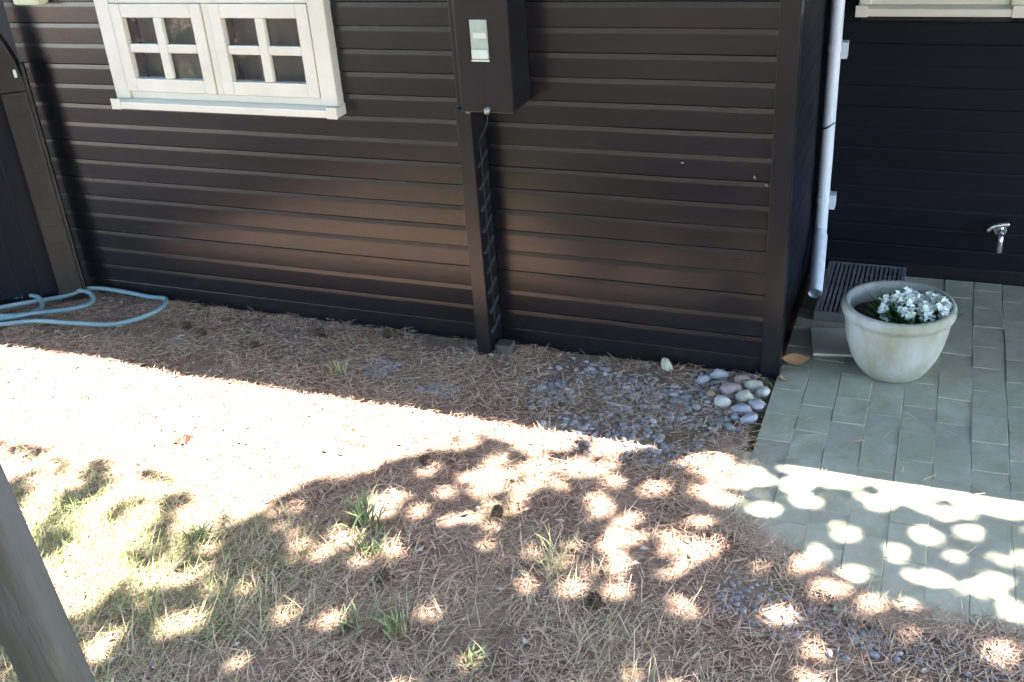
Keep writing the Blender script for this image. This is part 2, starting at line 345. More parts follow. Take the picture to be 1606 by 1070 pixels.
# windows
def window(label, x0, x1, z0, z1, y, sashes, curtains):
    w = empty('window', (0, 0, 0), parent=house); w['label'] = label
    fy0, fy1 = y - .055, y + .09
    J = .085 if sashes > 1 else .055
    # outer frame: two jambs, head, lower rail
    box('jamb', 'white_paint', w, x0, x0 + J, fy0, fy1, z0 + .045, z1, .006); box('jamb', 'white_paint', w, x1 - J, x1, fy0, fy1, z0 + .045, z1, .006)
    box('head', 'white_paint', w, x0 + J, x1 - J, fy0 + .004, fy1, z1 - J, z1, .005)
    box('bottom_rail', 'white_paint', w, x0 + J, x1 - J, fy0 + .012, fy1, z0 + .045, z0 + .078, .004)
    # sloping sill
    s = MB().add([(x0 - .006, y + .0, z0), (x1 + .006, y + .0, z0), (x1 + .006, y - .088, z0), (x0 - .006, y - .088, z0), (x0 - .006, y + .0, z0 + .052), (x1 + .006, y + .0, z0 + .052), (x1 + .006, y - .088, z0 + .034), (x0 - .006, y - .088, z0 + .034)],
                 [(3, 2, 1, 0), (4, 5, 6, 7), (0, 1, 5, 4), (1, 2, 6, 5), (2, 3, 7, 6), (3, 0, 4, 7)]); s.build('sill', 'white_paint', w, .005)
    for k in (x0 - .010, x1 - .045):       # squared ends of the side casings, down over the sill
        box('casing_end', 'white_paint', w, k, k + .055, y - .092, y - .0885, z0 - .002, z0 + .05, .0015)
    ix0, ix1 = x0 + J, x1 - J; n = sashes; mw_ = .04
    sw_ = (ix1 - ix0 - mw_ * (n - 1)) / n; sz0, sz1 = z0 + .082, z1 - J - .002
    for i in range(n):
        a = ix0 + i * (sw_ + mw_); b = a + sw_
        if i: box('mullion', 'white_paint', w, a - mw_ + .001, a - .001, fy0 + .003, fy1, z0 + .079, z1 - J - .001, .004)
        S = .062; d0, d1 = fy0 - .004, fy0 + .038
        fr = MB().box(a + .002, a + S, d0, d1, sz0, sz1).box(b - S, b - .002, d0, d1, sz0, sz1).box(a + S, b - S, d0 + .001, d1, sz0, sz0 + S).box(a + S, b - S, d0 + .001, d1, sz1 - S, sz1)
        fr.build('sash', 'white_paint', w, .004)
        cx, cz = (a + b) / 2, (sz0 + sz1) / 2; g = .025
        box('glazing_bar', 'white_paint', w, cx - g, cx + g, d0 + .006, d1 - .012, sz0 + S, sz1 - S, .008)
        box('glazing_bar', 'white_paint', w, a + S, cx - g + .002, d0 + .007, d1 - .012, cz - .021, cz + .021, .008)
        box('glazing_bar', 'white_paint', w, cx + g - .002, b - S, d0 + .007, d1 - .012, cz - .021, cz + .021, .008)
        for (p0, p1) in ((a + S, cx - g), (cx + g, b - S)):
            for (q0, q1) in ((sz0 + S, cz - .021), (cz + .021, sz1 - S)):
                yy = d1 - .009 + random.uniform(-.0005, .0005); t = [random.gauss(0, .0012) for _ in range(2)]
                me_ = rawmesh('pane', np.array([(p0 - .003, yy - t[0], q0 - .003), (p1 + .003, yy + t[0], q0 - .003), (p1 + .003, yy + t[0] + t[1], q1 + .003), (p0 - .003, yy - t[0] + t[1], q1 + .003)]), np.array([(0, 1, 2, 3)])); link('pane', me_, 'glass', w)
        # curtain hung inside behind the sash
        cv = []; cf = []; K = 24
        for q in range(K + 1):
            u = a + (b - a) * q / K; yy = y + .115 + .005 * math.sin(q * 1.7) + .006 * math.sin(q * .63)
            cv += [(u, yy, z0 + .03), (u, yy, z1)]
        for q in range(K): cf.append((2 * q, 2 * q + 2, 2 * q + 3, 2 * q + 1))
        MB().add(cv, cf).build('curtain', curtains[i], w, smooth=True)
    return w
window('white twin casement window with eight small panes', -3.232, -1.972, 1.088, 1.668, 0, 2, ['curtain_green', 'curtain_brown'])
window('white window above the recessed black wall', .142, .832, 1.318, 1.95, RY, 1, ['curtain_brown'])
MB().box(-3.9, -.13, .5, .51, .0, 2.3).build('inner_partition', 'room', house)

# ------------------------------------------------------------------ arched black screen at the left end of the wall
scr = empty('arched_screen', (-3.815, -.035, 0), math.pi + R(38)); tag(scr, 'black arched timber screen with a boarded panel at the left end of the wall', 'screen')
PW, PT = .125, .08      # local x runs along the screen away from the house, local +y is its hidden side; front is local +y? see below
def loc_box(name, m_, u0, u1, w0, w1, z0, z1, bev=.003): return box(name, m_, scr, u0, u1, w0, w1, z0, z1, bev)
loc_box('post', 'worn_black', .0, PW, -.02, PT, -.02, 1.16, .010)
arc = MB(); NA = 20; Ri, Ro = .56, .56 + PW; cxx = Ro
for i in range(NA + 1):
    t = math.pi - (math.pi / 2) * i / NA
    for r_, w_ in ((Ri, -.02), (Ro, -.02), (Ro, PT), (Ri, PT)):
        arc.v.append((cxx + r_ * math.cos(t), w_, 1.163 + r_ * math.sin(t)))
for i in range(NA):
    for j in range(4): arc.f.append((i * 4 + j, i * 4 + (j + 1) % 4, i * 4 + 4 + (j + 1) % 4, i * 4 + 4 + j))
arc.f += [(0, 1, 2, 3), (NA * 4 + 3, NA * 4 + 2, NA * 4 + 1, NA * 4)]
arc.build('arch', 'worn_black', scr, .006)
for k in range(11):
    z = .13 + k * .1
    o = box('cleat', 'worn_black', scr, .035, PW - .03, PT + .0005, PT + .004, z, z + .010, .0015)
loc_box('edge_strip', 'worn_black', -.018, -.001, .03, PT + .006, -.02, 1.30, .006)
k = 0; u = PW + .003
while u < 1.25:
    top = 1.163 + math.sqrt(max(.001, Ri * Ri - (u + .05 - cxx) ** 2)) - .01
    loc_box('panel_board', 'shaded_board', u, u + .097, .012, .034, -.02, top, .002); u += .1
box('insulator_clip', 'meter_pale', scr, .02, .035, PT + .001, PT + .016, 1.235, 1.275, .003)

# pale lamp on the wall, only its underside in view
lamp = empty('wall_lamp', (-3.627, 0, 1.578)); tag(lamp, 'pale green lamp housing on the wall at the upper left corner', 'lamp')
box('back_plate', 'lamp_shell', lamp, -.07, .07, -.012, -.002, .01, .2, .003); box('housing', 'lamp_shell', lamp, -.078, .078, -.085, -.0125, 0, .21, .012)

# ------------------------------------------------------------------ wall post, meter box, cable
wp = empty('wall_post', (-1.31, -.07, 0)); tag(wp, 'black vertical timber post on the wall under the meter box', 'post')
box('post', 'black_trim', wp, -.036, .034, -.08, .066, -.02, 1.172, .004); box('upper_strip', 'black_trim', wp, -.036, .012, -.06, .066, 1.173, 2.3, .004)
box('foot_block', 'grey_wood', wp, .04, .12, -.05, .02, -.02, .045, .006)
mbx = empty('meter_box', (-1.172, 0, 1.182)); tag(mbx, 'black electricity meter box with a pale green viewing window', 'meter box')
box('body', 'black_trim', mbx, -.112, .112, -.185, -.001, 0, .60, .005)
box('lid', 'black_trim', mbx, -.117, .117, -.206, -.1855, -.004, .61, .005)
mwn = box('viewing_window', 'meter_face', mbx, -.048, .026, -.2105, -.2055, .212, .368, .004)
box('meter_plate', 'meter_pale', mwn, -.046, .024, -.2165, -.211, .216, .252, .002); box('meter_plate', 'meter_pale', mwn, -.036, .02, -.213, -.2107, .296, .318, .001)
box('rim', 'meter_pale', mwn, -.050, .028, -.2135, -.2106, .205, .2115, .001)
MB().tube([(.002, -.198, .012), (.002, -.216, .010), (.002, -.224, -.004)], [.011, .012, .010], 12).build('knob', 'grey_metal', mbx, smooth=True)
MB().tube([(-.102, -.17, .0), (-.102, -.17, -.018)], .012, 12).build('cable_gland', 'grey_metal', mbx, smooth=True)
cab = empty('cable', (-1.266, -.08, .1)); tag(cab, 'thin grey cable clipped down the side of the wall post', 'cable')
pts = spline([(.090, -.11, 1.085), (.075, -.105, 1.02), (.035, -.07, .965), (.003, -.035, .93), (.0, -.02, .86), (.0, -.018, .5), (.0, -.02, .02)], 8)
MB().tube(pts, .0034, 8).build('sheathed_wire', 'cable', cab, smooth=True)
for k in range(9):
    z = .03 + k * .1; b = MB().add([(-.0085, -.055, z - .014), (.004, -.055, z - .014), (.004, .045, z + .030), (-.0085, .045, z + .030), (-.0085, -.055, z - .008), (.004, -.055, z - .008), (.004, .045, z + .036), (-.0085, .045, z + .036)],
                                     [(3, 2, 1, 0), (4, 5, 6, 7), (0, 1, 5, 4), (1, 2, 6, 5), (2, 3, 7, 6), (3, 0, 4, 7)]); b.build('clip', 'clip', cab, .001)

# ------------------------------------------------------------------ downpipe in the inner corner
dp = empty('downpipe', (.052, RY - .075, 0)); tag(dp, 'white downpipe in the inner corner between the black walls', 'downpipe')
pp = [(0, 0, 2.34), (0, 0, 1.6), (0, 0, .9), (0, 0, .30), (.001, -.012, .255), (.003, -.045, .225)]
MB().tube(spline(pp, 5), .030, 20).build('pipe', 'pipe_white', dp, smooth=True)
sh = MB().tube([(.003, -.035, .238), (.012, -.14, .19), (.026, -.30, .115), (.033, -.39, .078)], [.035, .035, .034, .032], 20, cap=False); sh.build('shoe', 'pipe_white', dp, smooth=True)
for z in (.42, 1.17, 1.9):
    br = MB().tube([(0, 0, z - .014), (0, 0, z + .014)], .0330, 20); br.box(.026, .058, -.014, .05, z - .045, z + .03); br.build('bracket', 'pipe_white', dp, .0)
MB().tube([(-.036, -.022, .785), (0, -.037, .80), (.030, -.024, .822)], .0028, 6).build('wire_tie', 'cable', dp, smooth=True)

# tap on the recessed wall
tp = empty('garden_tap', (.885, RY, .30)); tag(tp, 'small chrome tap on the recessed black wall', 'tap')
MB().tube([(0, -.001, 0), (0, -.010, 0)], .030, 24).build('rosette', 'chrome', tp, smooth=False)
MB().tube([(0, -.008, 0), (0, -.075, 0)], .013, 14).build('body', 'chrome', tp, smooth=True)
MB().tube(spline([(.03, -.066, .052), (.0, -.07, .050), (-.04, -.072, .036), (-.060, -.072, .014)], 5), [.013] * 8 + [.012] * 8, 12).build('lever', 'chrome', tp, smooth=True)
MB().tube([(0, -.062, .0), (0, -.066, .046)], .010, 10).build('stem', 'chrome', tp, smooth=True)
MB().tube(spline([(0, -.072, 0), (.002, -.088, -.02), (.004, -.09, -.085)], 5), .014, 12).build('spout', 'chrome', tp, smooth=True)

# grating step
gr = empty('grating_step', (.29, .865, 0)); tag(gr, 'low dark grey slatted grating by the recessed wall behind the pot', 'grating')
fr = MB().box(-.19, .19, -.31, -.292, .012, .06).box(-.19, .19, .292, .31, .012, .06).box(-.19, -.172, -.292, .292, .012, .06).box(.172, .19, -.292, .292, .012, .06); fr.build('frame', 'grating', gr, .001)
for i in range(16):
    x = -.162 + i * .0216; box('bar', 'grating', gr, x - .0065, x + .0065, -.2915, .2915, .028, .0585, .001)
for i in range(5):
    y = -.23 + i * .115; box('crossbar', 'grating', gr, -.1715, .1715, y - .004, y + .004, .014, .0275, 0)

# pale slab beside the pot
sb = MB().box(-.085, .085, -.125, .125, 0, .014).build('stone_slab', 'pale_slab', None, .004, loc=(.205, .335, .0155), rot=(.01, 0, .18)); tag(sb, 'pale concrete slab lying on the paving left of the flower pot', 'slab')

# ------------------------------------------------------------------ flower pot and plant
PC = (.478, .165, .013)
pot = empty('flower_pot', PC); tag(pot, 'large round weathered concrete flower pot by the house corner', 'flower pot')
rib = lambda t, z: 1 + .012 * abs(math.sin(4 * t + .4)) * min(1, max(0, (.27 - z) / .15))
prof = [(.0, .0), (.120, .0), (.128, .004), (.150, .035), (.176, .085), (.195, .145), (.206, .20), (.213, .255), (.216, .272), (.226, .278), (.229, .290), (.228, .312), (.222, .322), (.208, .324), (.198, .316), (.194, .29), (.190, .22), (.17, .2), (0, .2)]
MB().lathe(prof, 72, mod=rib).build('body', 'concrete_pot', pot, smooth=True)
so = MB(); so.v = []; NS = 28
so.lathe([(0.0, .252), (.06, .256), (.12, .250), (.165, .246), (.1915, .240)], NS); 
for i, v in enumerate(so.v): so.v[i] = (v[0], v[1], v[2] + random.uniform(-.006, .006))
so.build('soil', 'soil', pot)
pl = empty('white_flowers', (PC[0] + .05, PC[1] - .01, PC[2] + .245)); tag(pl, 'clump of white flowering plant growing in the concrete pot', 'plant')
lf = MB()
for i in range(300):
    a = random.uniform(0, 2 * math.pi); d = random.uniform(0, 1) ** .6 * .125; bx_, by_ = d * math.cos(a) * 1.15 + .01, d * math.sin(a) * .8
    L_ = random.uniform(.06, .115); ln = random.uniform(.2, .9); a2 = a + random.gauss(0, .6); w_ = random.uniform(.006, .011)
    dr = Vector((math.cos(a2) * ln, math.sin(a2) * ln, 1)).normalized(); si = Vector((-math.sin(a2), math.cos(a2), 0)) * w_
    b0 = Vector((bx_, by_, -.004)); m1 = b0 + dr * L_ * .5; e = b0 + dr * L_ + Vector((math.cos(a2), math.sin(a2), -.5)) * L_ * .25 * ln
    up_ = dr.cross(si).normalized() * .002
    lf.add([b0 - si * .3, b0 + si * .3, m1 + si, e, m1 - si, m1 + up_], [(0, 1, 2, 5), (0, 5, 4), (5, 2, 3), (4, 5, 3)])
tag(lf.build('foliage', 'pot_leaf', pl), kind='stuff')
fm = []
for k in range(4):
    fb = MB()
    for q in range(8):
        cx, cy_, cz = random.gauss(0, .009), random.gauss(0, .009), random.gauss(0, .006)
        tl = Vector((random.gauss(0, .4), random.gauss(0, .4), 1)).normalized(); a0 = random.random() * 6
        X = tl.orthogonal().normalized(); Y = tl.cross(X)
        for p_ in range(4):
            t = a0 + p_ * math.pi / 2; d = X * math.cos(t) + Y * math.sin(t); s_ = X * -math.sin(t) + Y * math.cos(t); c0 = Vector((cx, cy_, cz))
            fb.add([c0, c0 + d * .007 + s_ * .006 + tl * .002, c0 + d * .014 + tl * .001, c0 + d * .007 - s_ * .006 + tl * .002], [(0, 1, 2, 3)])
    fm.append(fb.mesh('flower'))
for i in range(66):
    a = random.uniform(0, 2 * math.pi); d = random.uniform(0, 1) ** .5 * .14; x, y = d * math.cos(a) * 1.1 + .005, d * math.sin(a) * .8
    link('flower', random.choice(fm), 'petal', pl, (x, y, .112 - 2.6 * d * d + random.uniform(-.035, .022)), (random.gauss(0, .3), random.gauss(0, .3), random.random() * 6))

# ------------------------------------------------------------------ hose
hp = [(-5.2, -.62), (-4.7, -.50), (-4.30, -.34), (-4.12, -.235), (-3.95, -.245), (-3.86, -.33), (-3.90, -.44), (-4.03, -.50), (-4.17, -.46), (-4.20, -.36), (-4.08, -.27), (-4.0, -.20), (-3.86, -.115), (-3.70, -.12), (-3.63, -.19), (-3.67, -.31), (-3.82, -.42), (-4.0, -.50), (-4.16, -.53), (-4.14, -.60), (-3.95, -.54), (-3.75, -.475), (-3.5, -.455), (-3.30, -.37), (-3.17, -.22), (-3.20, -.09), (-3.36, -.048), (-3.58, -.046), (-3.74, -.075), (-3.85, -.16), (-3.97, -.30), (-4.06, -.40), (-4.3, -.56), (-4.7, -.8)]
hpts = spline([(x, y, .028 + .012 * math.sin(i * 2.1) + .012) for i, (x, y) in enumerate(hp)], 7)
hs = MB().tube(hpts, .0128, 10).build('garden_hose', 'hose', None, smooth=True); tag(hs, 'pale blue garden hose lying in loops at the foot of the wall', 'hose')

# ------------------------------------------------------------------ grey wooden post close to the camera
fp = empty('fence_post', (-.715, -3.095, 0)); fp.rotation_euler = (0, R(-3.5), R(28)); tag(fp, 'weathered grey wooden post standing close by at the lower left', 'post')
pb = MB(); NZ = 26
for i in range(NZ + 1):
    z = -.2 + 2.2 * i / NZ
    for j in range(16):
        t = 2 * math.pi * j / 16; q = .0425 / max(abs(math.cos(t)), abs(math.sin(t))) ** .72 * (1 + .012 * mnoise.noise((math.cos(t) * 2, math.sin(t) * 2, z * 3)))
        pb.v.append((q * math.cos(t), q * math.sin(t), z))
for i in range(NZ):
    for j in range(16): pb.f.append((i * 16 + j, i * 16 + (j + 1) % 16, i * 16 + 16 + (j + 1) % 16, i * 16 + 16 + j))
pb.f.append(tuple(NZ * 16 + j for j in range(16)))
pb.build('shaft', 'grey_wood', fp, smooth=True)

# ------------------------------------------------------------------ stones at the corner
def stone_mesh(sx, sy, sz, seed, sub=3):
    bm = bmesh.new(); bmesh.ops.create_icosphere(bm, subdivisions=sub, radius=1)
    for v in bm.verts:
        n_ = mnoise.noise(v.co * 1.1 + Vector((seed * 7.3, seed * 1.7, 0))) * .34 + mnoise.noise(v.co * 2.3 + Vector((seed, 0, 3))) * .12
        v.co = v.co * (1 + n_); v.co.x *= sx; v.co.y *= sy; v.co.z *= sz
    me = bpy.data.meshes.new('stone'); bm.to_mesh(me); bm.free(); return me
stones = [(-.463, -.052, .034, .026, .040, 'stone_cream', 'single upright pale stone against the wall left of the heap'),
          (-.225, -.060, .045, .032, .028, 'stone_grey', 'grey stone at the back left of the corner heap'),
          (-.150, -.175, .050, .042, .034, 'stone_pink', 'pinkish stone in the middle of the corner heap'),
          (-.060, -.120, .046, .036, .032, 'stone_cream', 'cream stone at the back of the heap by the corner board'),
          (-.012, -.165, .030, .036, .030, 'stone_white', 'whitish stone touching the paving at the back of the heap'),
          (-.225, -.225, .026, .020, .018, 'stone_ochre', 'small ochre stone on the left of the corner heap'),
          (-.160, -.285, .040, .036, .034, 'stone_white', 'round white stone in front of the pinkish one'),
          (-.080, -.225, .042, .040, .034, 'stone_cream', 'cream stone in the centre right of the corner heap'),
          (-.020, -.275, .034, .042, .030, 'stone_blue', 'blue grey stone at the paving edge in the heap'),
          (-.075, -.320, .046, .030, .026, 'stone_blue', 'wide blue grey stone at the front of the heap'),
          (-.035, -.385, .040, .030, .024, 'stone_blue', 'foremost blue grey stone of the corner heap'),
          (-.120, -.080, .040, .030, .026, 'stone_brown', 'dark brown stone at the back of the corner heap'),
          (-.285, -.120, .038, .026, .020, 'stone_grey', 'flat grey stone at the left end of the corner heap')]
for i, (x, y, sx, sy, sz, m_, lab) in enumerate(stones):
    o = link('stone', stone_mesh(sx * .9, sy * .9, sz * .9, i + 1), m_, None, (x, y, gz(x, y) + sz * .25), (random.gauss(0, .2), random.gauss(0, .2), random.random() * 6), smooth=True)
    tag(o, lab, 'stone', 'stones heaped at the house corner')

# ------------------------------------------------------------------ gravel, needles, litter, grass (uncountable)
def inpoly(x, y, poly):
    c = False; j = len(poly) - 1
    for i in range(len(poly)):
        if (poly[i][1] > y) != (poly[j][1] > y) and x < (poly[j][0] - poly[i][0]) * (y - poly[i][1]) / (poly[j][1] - poly[i][1]) + poly[i][0]: c = not c
        j = i
    return c
GRAV = [(-1.02, -.33), (-.86, -.15), (-.5, -.06), (-.02, -.04), (.01, -.60), (-.10, -.70), (-.45, -.80), (-.75, -.72), (-.90, -.52)]
def on_paving(x, y): return (x > -.015 and front(x) - .03 < y < 1.2) or (x > -.11 and -1.06 < y < -.62)
def ico(): 
    bm = bmesh.new(); bmesh.ops.create_icosphere(bm, subdivisions=1, radius=1); v = np.array([tuple(q.co) for q in bm.verts]); f = np.array([[w.index for w in q.verts] for q in bm.faces]); bm.free(); return v, f
iv, if_ = ico()
def pebbles(name, spots, label, cat):
    Vs = []; Fs = []
    for k, (x, y, s) in enumerate(spots):
        q = iv * (1 + rng.normal(0, .13, (len(iv), 1))) * np.array([s, s * rng.uniform(.6, .95), s * rng.uniform(.4, .7)])
        a = rng.uniform(0, 6.28); c, sn = math.cos(a), math.sin(a); q = q @ np.array([[c, -sn, 0], [sn, c, 0], [0, 0, 1]])
        Vs.append(q + np.array([x, y, gz(x, y) + s * .12])); Fs.append(if_ + k * len(iv))
    o = link(name, rawmesh(name, np.concatenate(Vs), np.concatenate(Fs)), 'gravel', None); tag(o, label, cat, kind='stuff')
sp = []
while len(sp) < 2100:
    x, y = random.uniform(-1.1, .02), random.uniform(-.85, -.03)
    if not inpoly(x + random.gauss(0, .05), y + random.gauss(0, .05), GRAV) or on_paving(x, y): continue
    if mnoise.noise((x * 5, y * 5, 1)) < random.uniform(-.4, .3): continue
    sp.append((x, y, min(.024, .005 + random.expovariate(1 / .0045))))
while len(sp) < 2560:
    x, y = random.uniform(-1.9, -1.0), random.uniform(-.55, -.32)
    if mnoise.noise((x * 4, y * 4, 7)) > .12: sp.append((x, y, random.uniform(.006, .015)))
    elif random.random() < .02: sp.append((x, y, .008))
pebbles('gravel', sp, 'patch of grey gravel beside the wall near the corner', 'gravel')
sp = []
while len(sp) < 900:
    t = random.random(); x = .05 + t * 1.2; y = -1.38 - t * .07 + random.gauss(-.07, .06)
    if on_paving(x, y): continue
    sp.append((x, y, min(.018, .004 + random.expovariate(1 / .004))))
for q in range(150):
    sp.append((random.uniform(-.7, .1), random.uniform(-1.3, -.75), random.uniform(.006, .013))) if not on_paving(sp[-1][0], sp[-1][1]) else None
sp = [s for s in sp if not on_paving(s[0], s[1])]
pebbles('edge_gravel', sp, 'thin gravel scattered along the front edge of the paving', 'gravel')

def grass_w(x, y):
    b = 0
    b = max(b, 1.0 * math.exp(-(((x + 2.2) / .50) ** 2 + ((y + 1.95) / .33) ** 2)))
    b = max(b, .75 * math.exp(-(((x + 1.45) / .40) ** 2 + ((y + 1.95) / .36) ** 2)))
    b = max(b, .40 * math.exp(-(((x + .45) / .55) ** 2 + ((y + 1.85) / .28) ** 2)))
    if y < -2.3: b = max(b, .5)
    return b * (.55 + .9 * mnoise.noise((x * 2.3, y * 2.3, 5)) + .15)
def strips(name, n, sampler, m_, label, cat, seg=1):
    Vs = []; Fs = []; k = 0; got = 0
    for _ in range(n * 12):
        if got >= n: break
        r = sampler()
        if r is None: continue
        got += 1
        p, d, w, L_, bend = r; up_ = Vector((0, 0, 1)); s_ = d.cross(up_)
        s_ = (s_.normalized() if s_.length > .05 else Vector((1, 0, 0))) * w; t_ = s_.cross(d).normalized() * w * .6
        P0 = p; P1 = p + d * L_ * .5 + bend * .3; P2 = p + d * L_ + bend
        for P_, q in ((P0, 1), (P1, .9), (P2, .25)): Vs += [P_ - s_ * q, P_ + s_ * q, P_ + t_ * q]
        for i in (0, 3):
            for a, b in ((0, 1), (1, 2), (2, 0)): Fs.append((k + i + a, k + i + b, k + i + 3 + b, k + i + 3 + a))
        k += 9
    V_ = np.array([tuple(v) for v in Vs]); F_ = np.array(Fs)
    o = link(name, rawmesh(name, V_, F_), m_, None); return tag(o, label, cat, kind='stuff')
def view_pt():
    while True:
        x, y = random.uniform(-4.6, 1.4), random.uniform(-2.9, -.01)
        if y < -1.2 - .35 * (x + 1.9) * 0 and random.random() < .1: pass
        return x, y
def s_needle():
    x, y = view_pt()
    if on_paving(x, y) and random.random() > (.014 if y > front(x) + .05 + .09 * mnoise.noise((x * 6, y * 6, 4)) else .35): return None
    g = inpoly(x, y, GRAV)
    if g and random.random() < .45: return None
    if mnoise.noise((x * 4, y * 4, 2)) + .5 < random.random() * .7: return None
    a = random.uniform(0, 6.283); t = random.gauss(.06, .16); d = Vector((math.cos(a) * math.cos(t), math.sin(a) * math.cos(t), math.sin(t)))
    L_ = random.uniform(.03, .085)
    z = (.0145 if on_paving(x, y) else gz(x, y)) + random.uniform(.001, .012)
    if on_paving(x, y): d.z = 0
    if y + d.y * L_ > -.006: return None
    return Vector((x, y, z)), d, random.uniform(.0009, .0019), L_, Vector((random.gauss(0, .004), random.gauss(0, .004), random.gauss(0, .002)))
strips('pine_needles', 62000, s_needle, 'needle', 'dry brown pine needles strewn over the ground', 'needles')
def s_edge():
    x = random.uniform(-.12, 1.35); y = front(x) + random.gauss(-.02, .035)
    if random.random() < .25: x, y = random.gauss(-.08, .05), random.uniform(-1.05, -.5)
    a = random.uniform(0, 6.283); z = max(.016, gz(x, y) + .004) if on_paving(x, y) or y < front(x) + .02 else gz(x, y) + .008
    return Vector((x, y, z + random.uniform(0, .006))), Vector((math.cos(a), math.sin(a), random.gauss(0, .04))), random.uniform(.0009, .0019), random.uniform(.03, .08), Vector((random.gauss(0, .004), random.gauss(0, .004), 0))
strips('edge_needles', 3600, s_edge, 'needle', 'brown pine needles drifted over the front edge of the paving', 'needles')
def s_grass():
    x, y = random.uniform(-4.4, 1.2), random.uniform(-3.2, -.9)
    if on_paving(x, y) or grass_w(x, y) < random.random() or (x + random.gauss(0, .2) > -1.55) != dry: return None
    a = random.gauss(.9, 1.3); t = random.uniform(.25, 1.25); d = Vector((math.cos(a) * math.cos(t), math.sin(a) * math.cos(t), math.sin(t)))
    L_ = random.uniform(.035, .15)
    return Vector((x, y, gz(x, y) - .003)), d, random.uniform(.0008, .0019), L_, Vector((math.cos(a), math.sin(a), -.7)) * L_ * random.uniform(.05, .5)
dry = False; strips('grass', 19000, s_grass, 'grass', 'yellow green grass in sun and shade at the lower left', 'grass')
dry = True; strips('dry_grass', 8500, s_grass, 'straw', 'thin straw coloured grass over the needles at the bottom centre', 'grass')
# small curled leaf scraps and bark flakes
lb = MB()
for i in range(1500):
    x, y = view_pt()
    if on_paving(x, y): continue
    s_ = random.uniform(.006, .02); a = random.random() * 6.28; z = gz(x, y) + random.uniform(.004, .016); c, sn = math.cos(a), math.sin(a)
    P_ = lambda u, v, w: (x + (u * c - v * sn) * s_, y + (u * sn + v * c) * s_, z + w * s_)
    if P_(-1, 0, 0)[1] > -.02 or P_(1.2, 0, 0)[1] > -.02: continue
    h = random.uniform(-.1, .6)
    lb.add([P_(-1, 0, .1), P_(-.1, -.55, h), P_(1.2, 0, .1), P_(-.1, .55, h), P_(0, 0, 0)], [(0, 1, 4), (1, 2, 4), (2, 3, 4), (3, 0, 4)])
for i in range(150):
    x, y = view_pt()
    if on_paving(x, y) or y > -.12: continue
    a = random.random() * 6.28; L_ = random.uniform(.04, .16); z = gz(x, y) + .012; d = Vector((math.cos(a), math.sin(a), 0)); n_ = Vector((-d.y, d.x, 0))
    if y + d.y * L_ > -.03 or on_paving(x + d.x * L_, y + d.y * L_): continue
    p = Vector((x, y, z)); r_ = random.uniform(.0015, .0032)
    lb.tube([p, p + d * L_ * .5 + n_ * random.gauss(0, .008) + Vector((0, 0, .004)), p + d * L_ + n_ * random.gauss(0, .01)], [r_, r_ * .85, r_ * .5], 5)
tag(lb.build('leaf_litter', 'litter', None), 'small curled leaf scraps and bark flakes on the ground', 'litter', kind='stuff')

# ------------------------------------------------------------------ fallen leaves, cones, weeds (countable)
def leaf(name, m_, x, y, s_, rz, label, z=None, curl=.25):
    b = MB(); n_ = 7; prof_ = [(-1, .03), (-.7, .30), (-.35, .48), (0, .52), (.35, .42), (.7, .22), (1, .02)]
    for u, w in prof_:
        zz = curl * u * u
        b.v += [(u * s_, -w * s_, (zz + .22 * w) * s_), (u * s_, 0, zz * s_), (u * s_, w * s_, (zz + .26 * w) * s_)]
    for i in range(n_ - 1):
        for j in (0, 1): b.f.append((i * 3 + j, i * 3 + 3 + j, i * 3 + 4 + j, i * 3 + 1 + j))
    o = b.build(name, m_, None, loc=(x, y, (gz(x, y) + .012) if z is None else z), rot=(.45 + random.gauss(0, .1), random.gauss(0, .15), rz), smooth=True); return tag(o, label, 'leaf')
leaf('dead_leaf', 'brown_leaf', .082, .10, .062, .35, 'large brown dead leaf on the paving at the foot of the corner board', z=.035)
leaf('dead_leaf', 'brown_leaf', .052, -.06, .034, 2.0, 'small brown dead leaf in front of the corner board', z=.02)
leaf('red_leaf', 'red_leaf', -2.24, -1.19, .045, .5, 'single reddish leaf lying alone in the bright sunlit patch', curl=.4)
def cone_mesh(seed):
    rr = random.Random(seed); b = MB(); b.lathe([(.002, -.026), (.010, -.022), (.0145, -.010), (.013, .006), (.008, .018), (.002, .026)], 10)
    for k in range(46):
        t = k / 46; z = -.024 + .048 * t; r0 = .016 * math.sin(math.pi * (.14 + .8 * (1 - t))) + .003; a = k * 2.39996
        d = Vector((math.cos(a), math.sin(a), .25)); s_ = Vector((-math.sin(a), math.cos(a), 0)); c0 = Vector((math.cos(a) * r0 * .6, math.sin(a) * r0 * .6, z)); w = .0052
        e = c0 + d * (.010 + .002 * rr.random())
        b.add([c0 - s_ * w * .5, c0 + s_ * w * .5, e + s_ * w, e - s_ * w, e + Vector((0, 0, -.003)) - s_ * w * .8, e + Vector((0, 0, -.003)) + s_ * w * .8], [(0, 1, 2, 3), (3, 2, 5, 4), (0, 4, 5, 1)])
    return b.mesh('pine_cone')
cms = [cone_mesh(k) for k in range(3)]
cones = [(-2.93, -.28, 'pine cone nearest the right end of the hose loops'), (-2.80, -.33, 'pine cone just right of the one beside the hose'), (-2.20, -.17, 'pine cone close to the wall below the window'), (-1.85, -.10, 'pine cone against the wall left of the wall post'),
         (-2.45, -.37, 'pine cone in the shaded strip below the window middle'), (-1.18, -1.05, 'pine cone in the dappled shade right of the sunlit patch'), (-.78, -1.28, 'pine cone in the middle of the dappled needles'), (-1.02, -1.72, 'pine cone beside the green weeds at the lower middle'), (-.30, -1.62, 'pine cone among needles below the paving corner')]
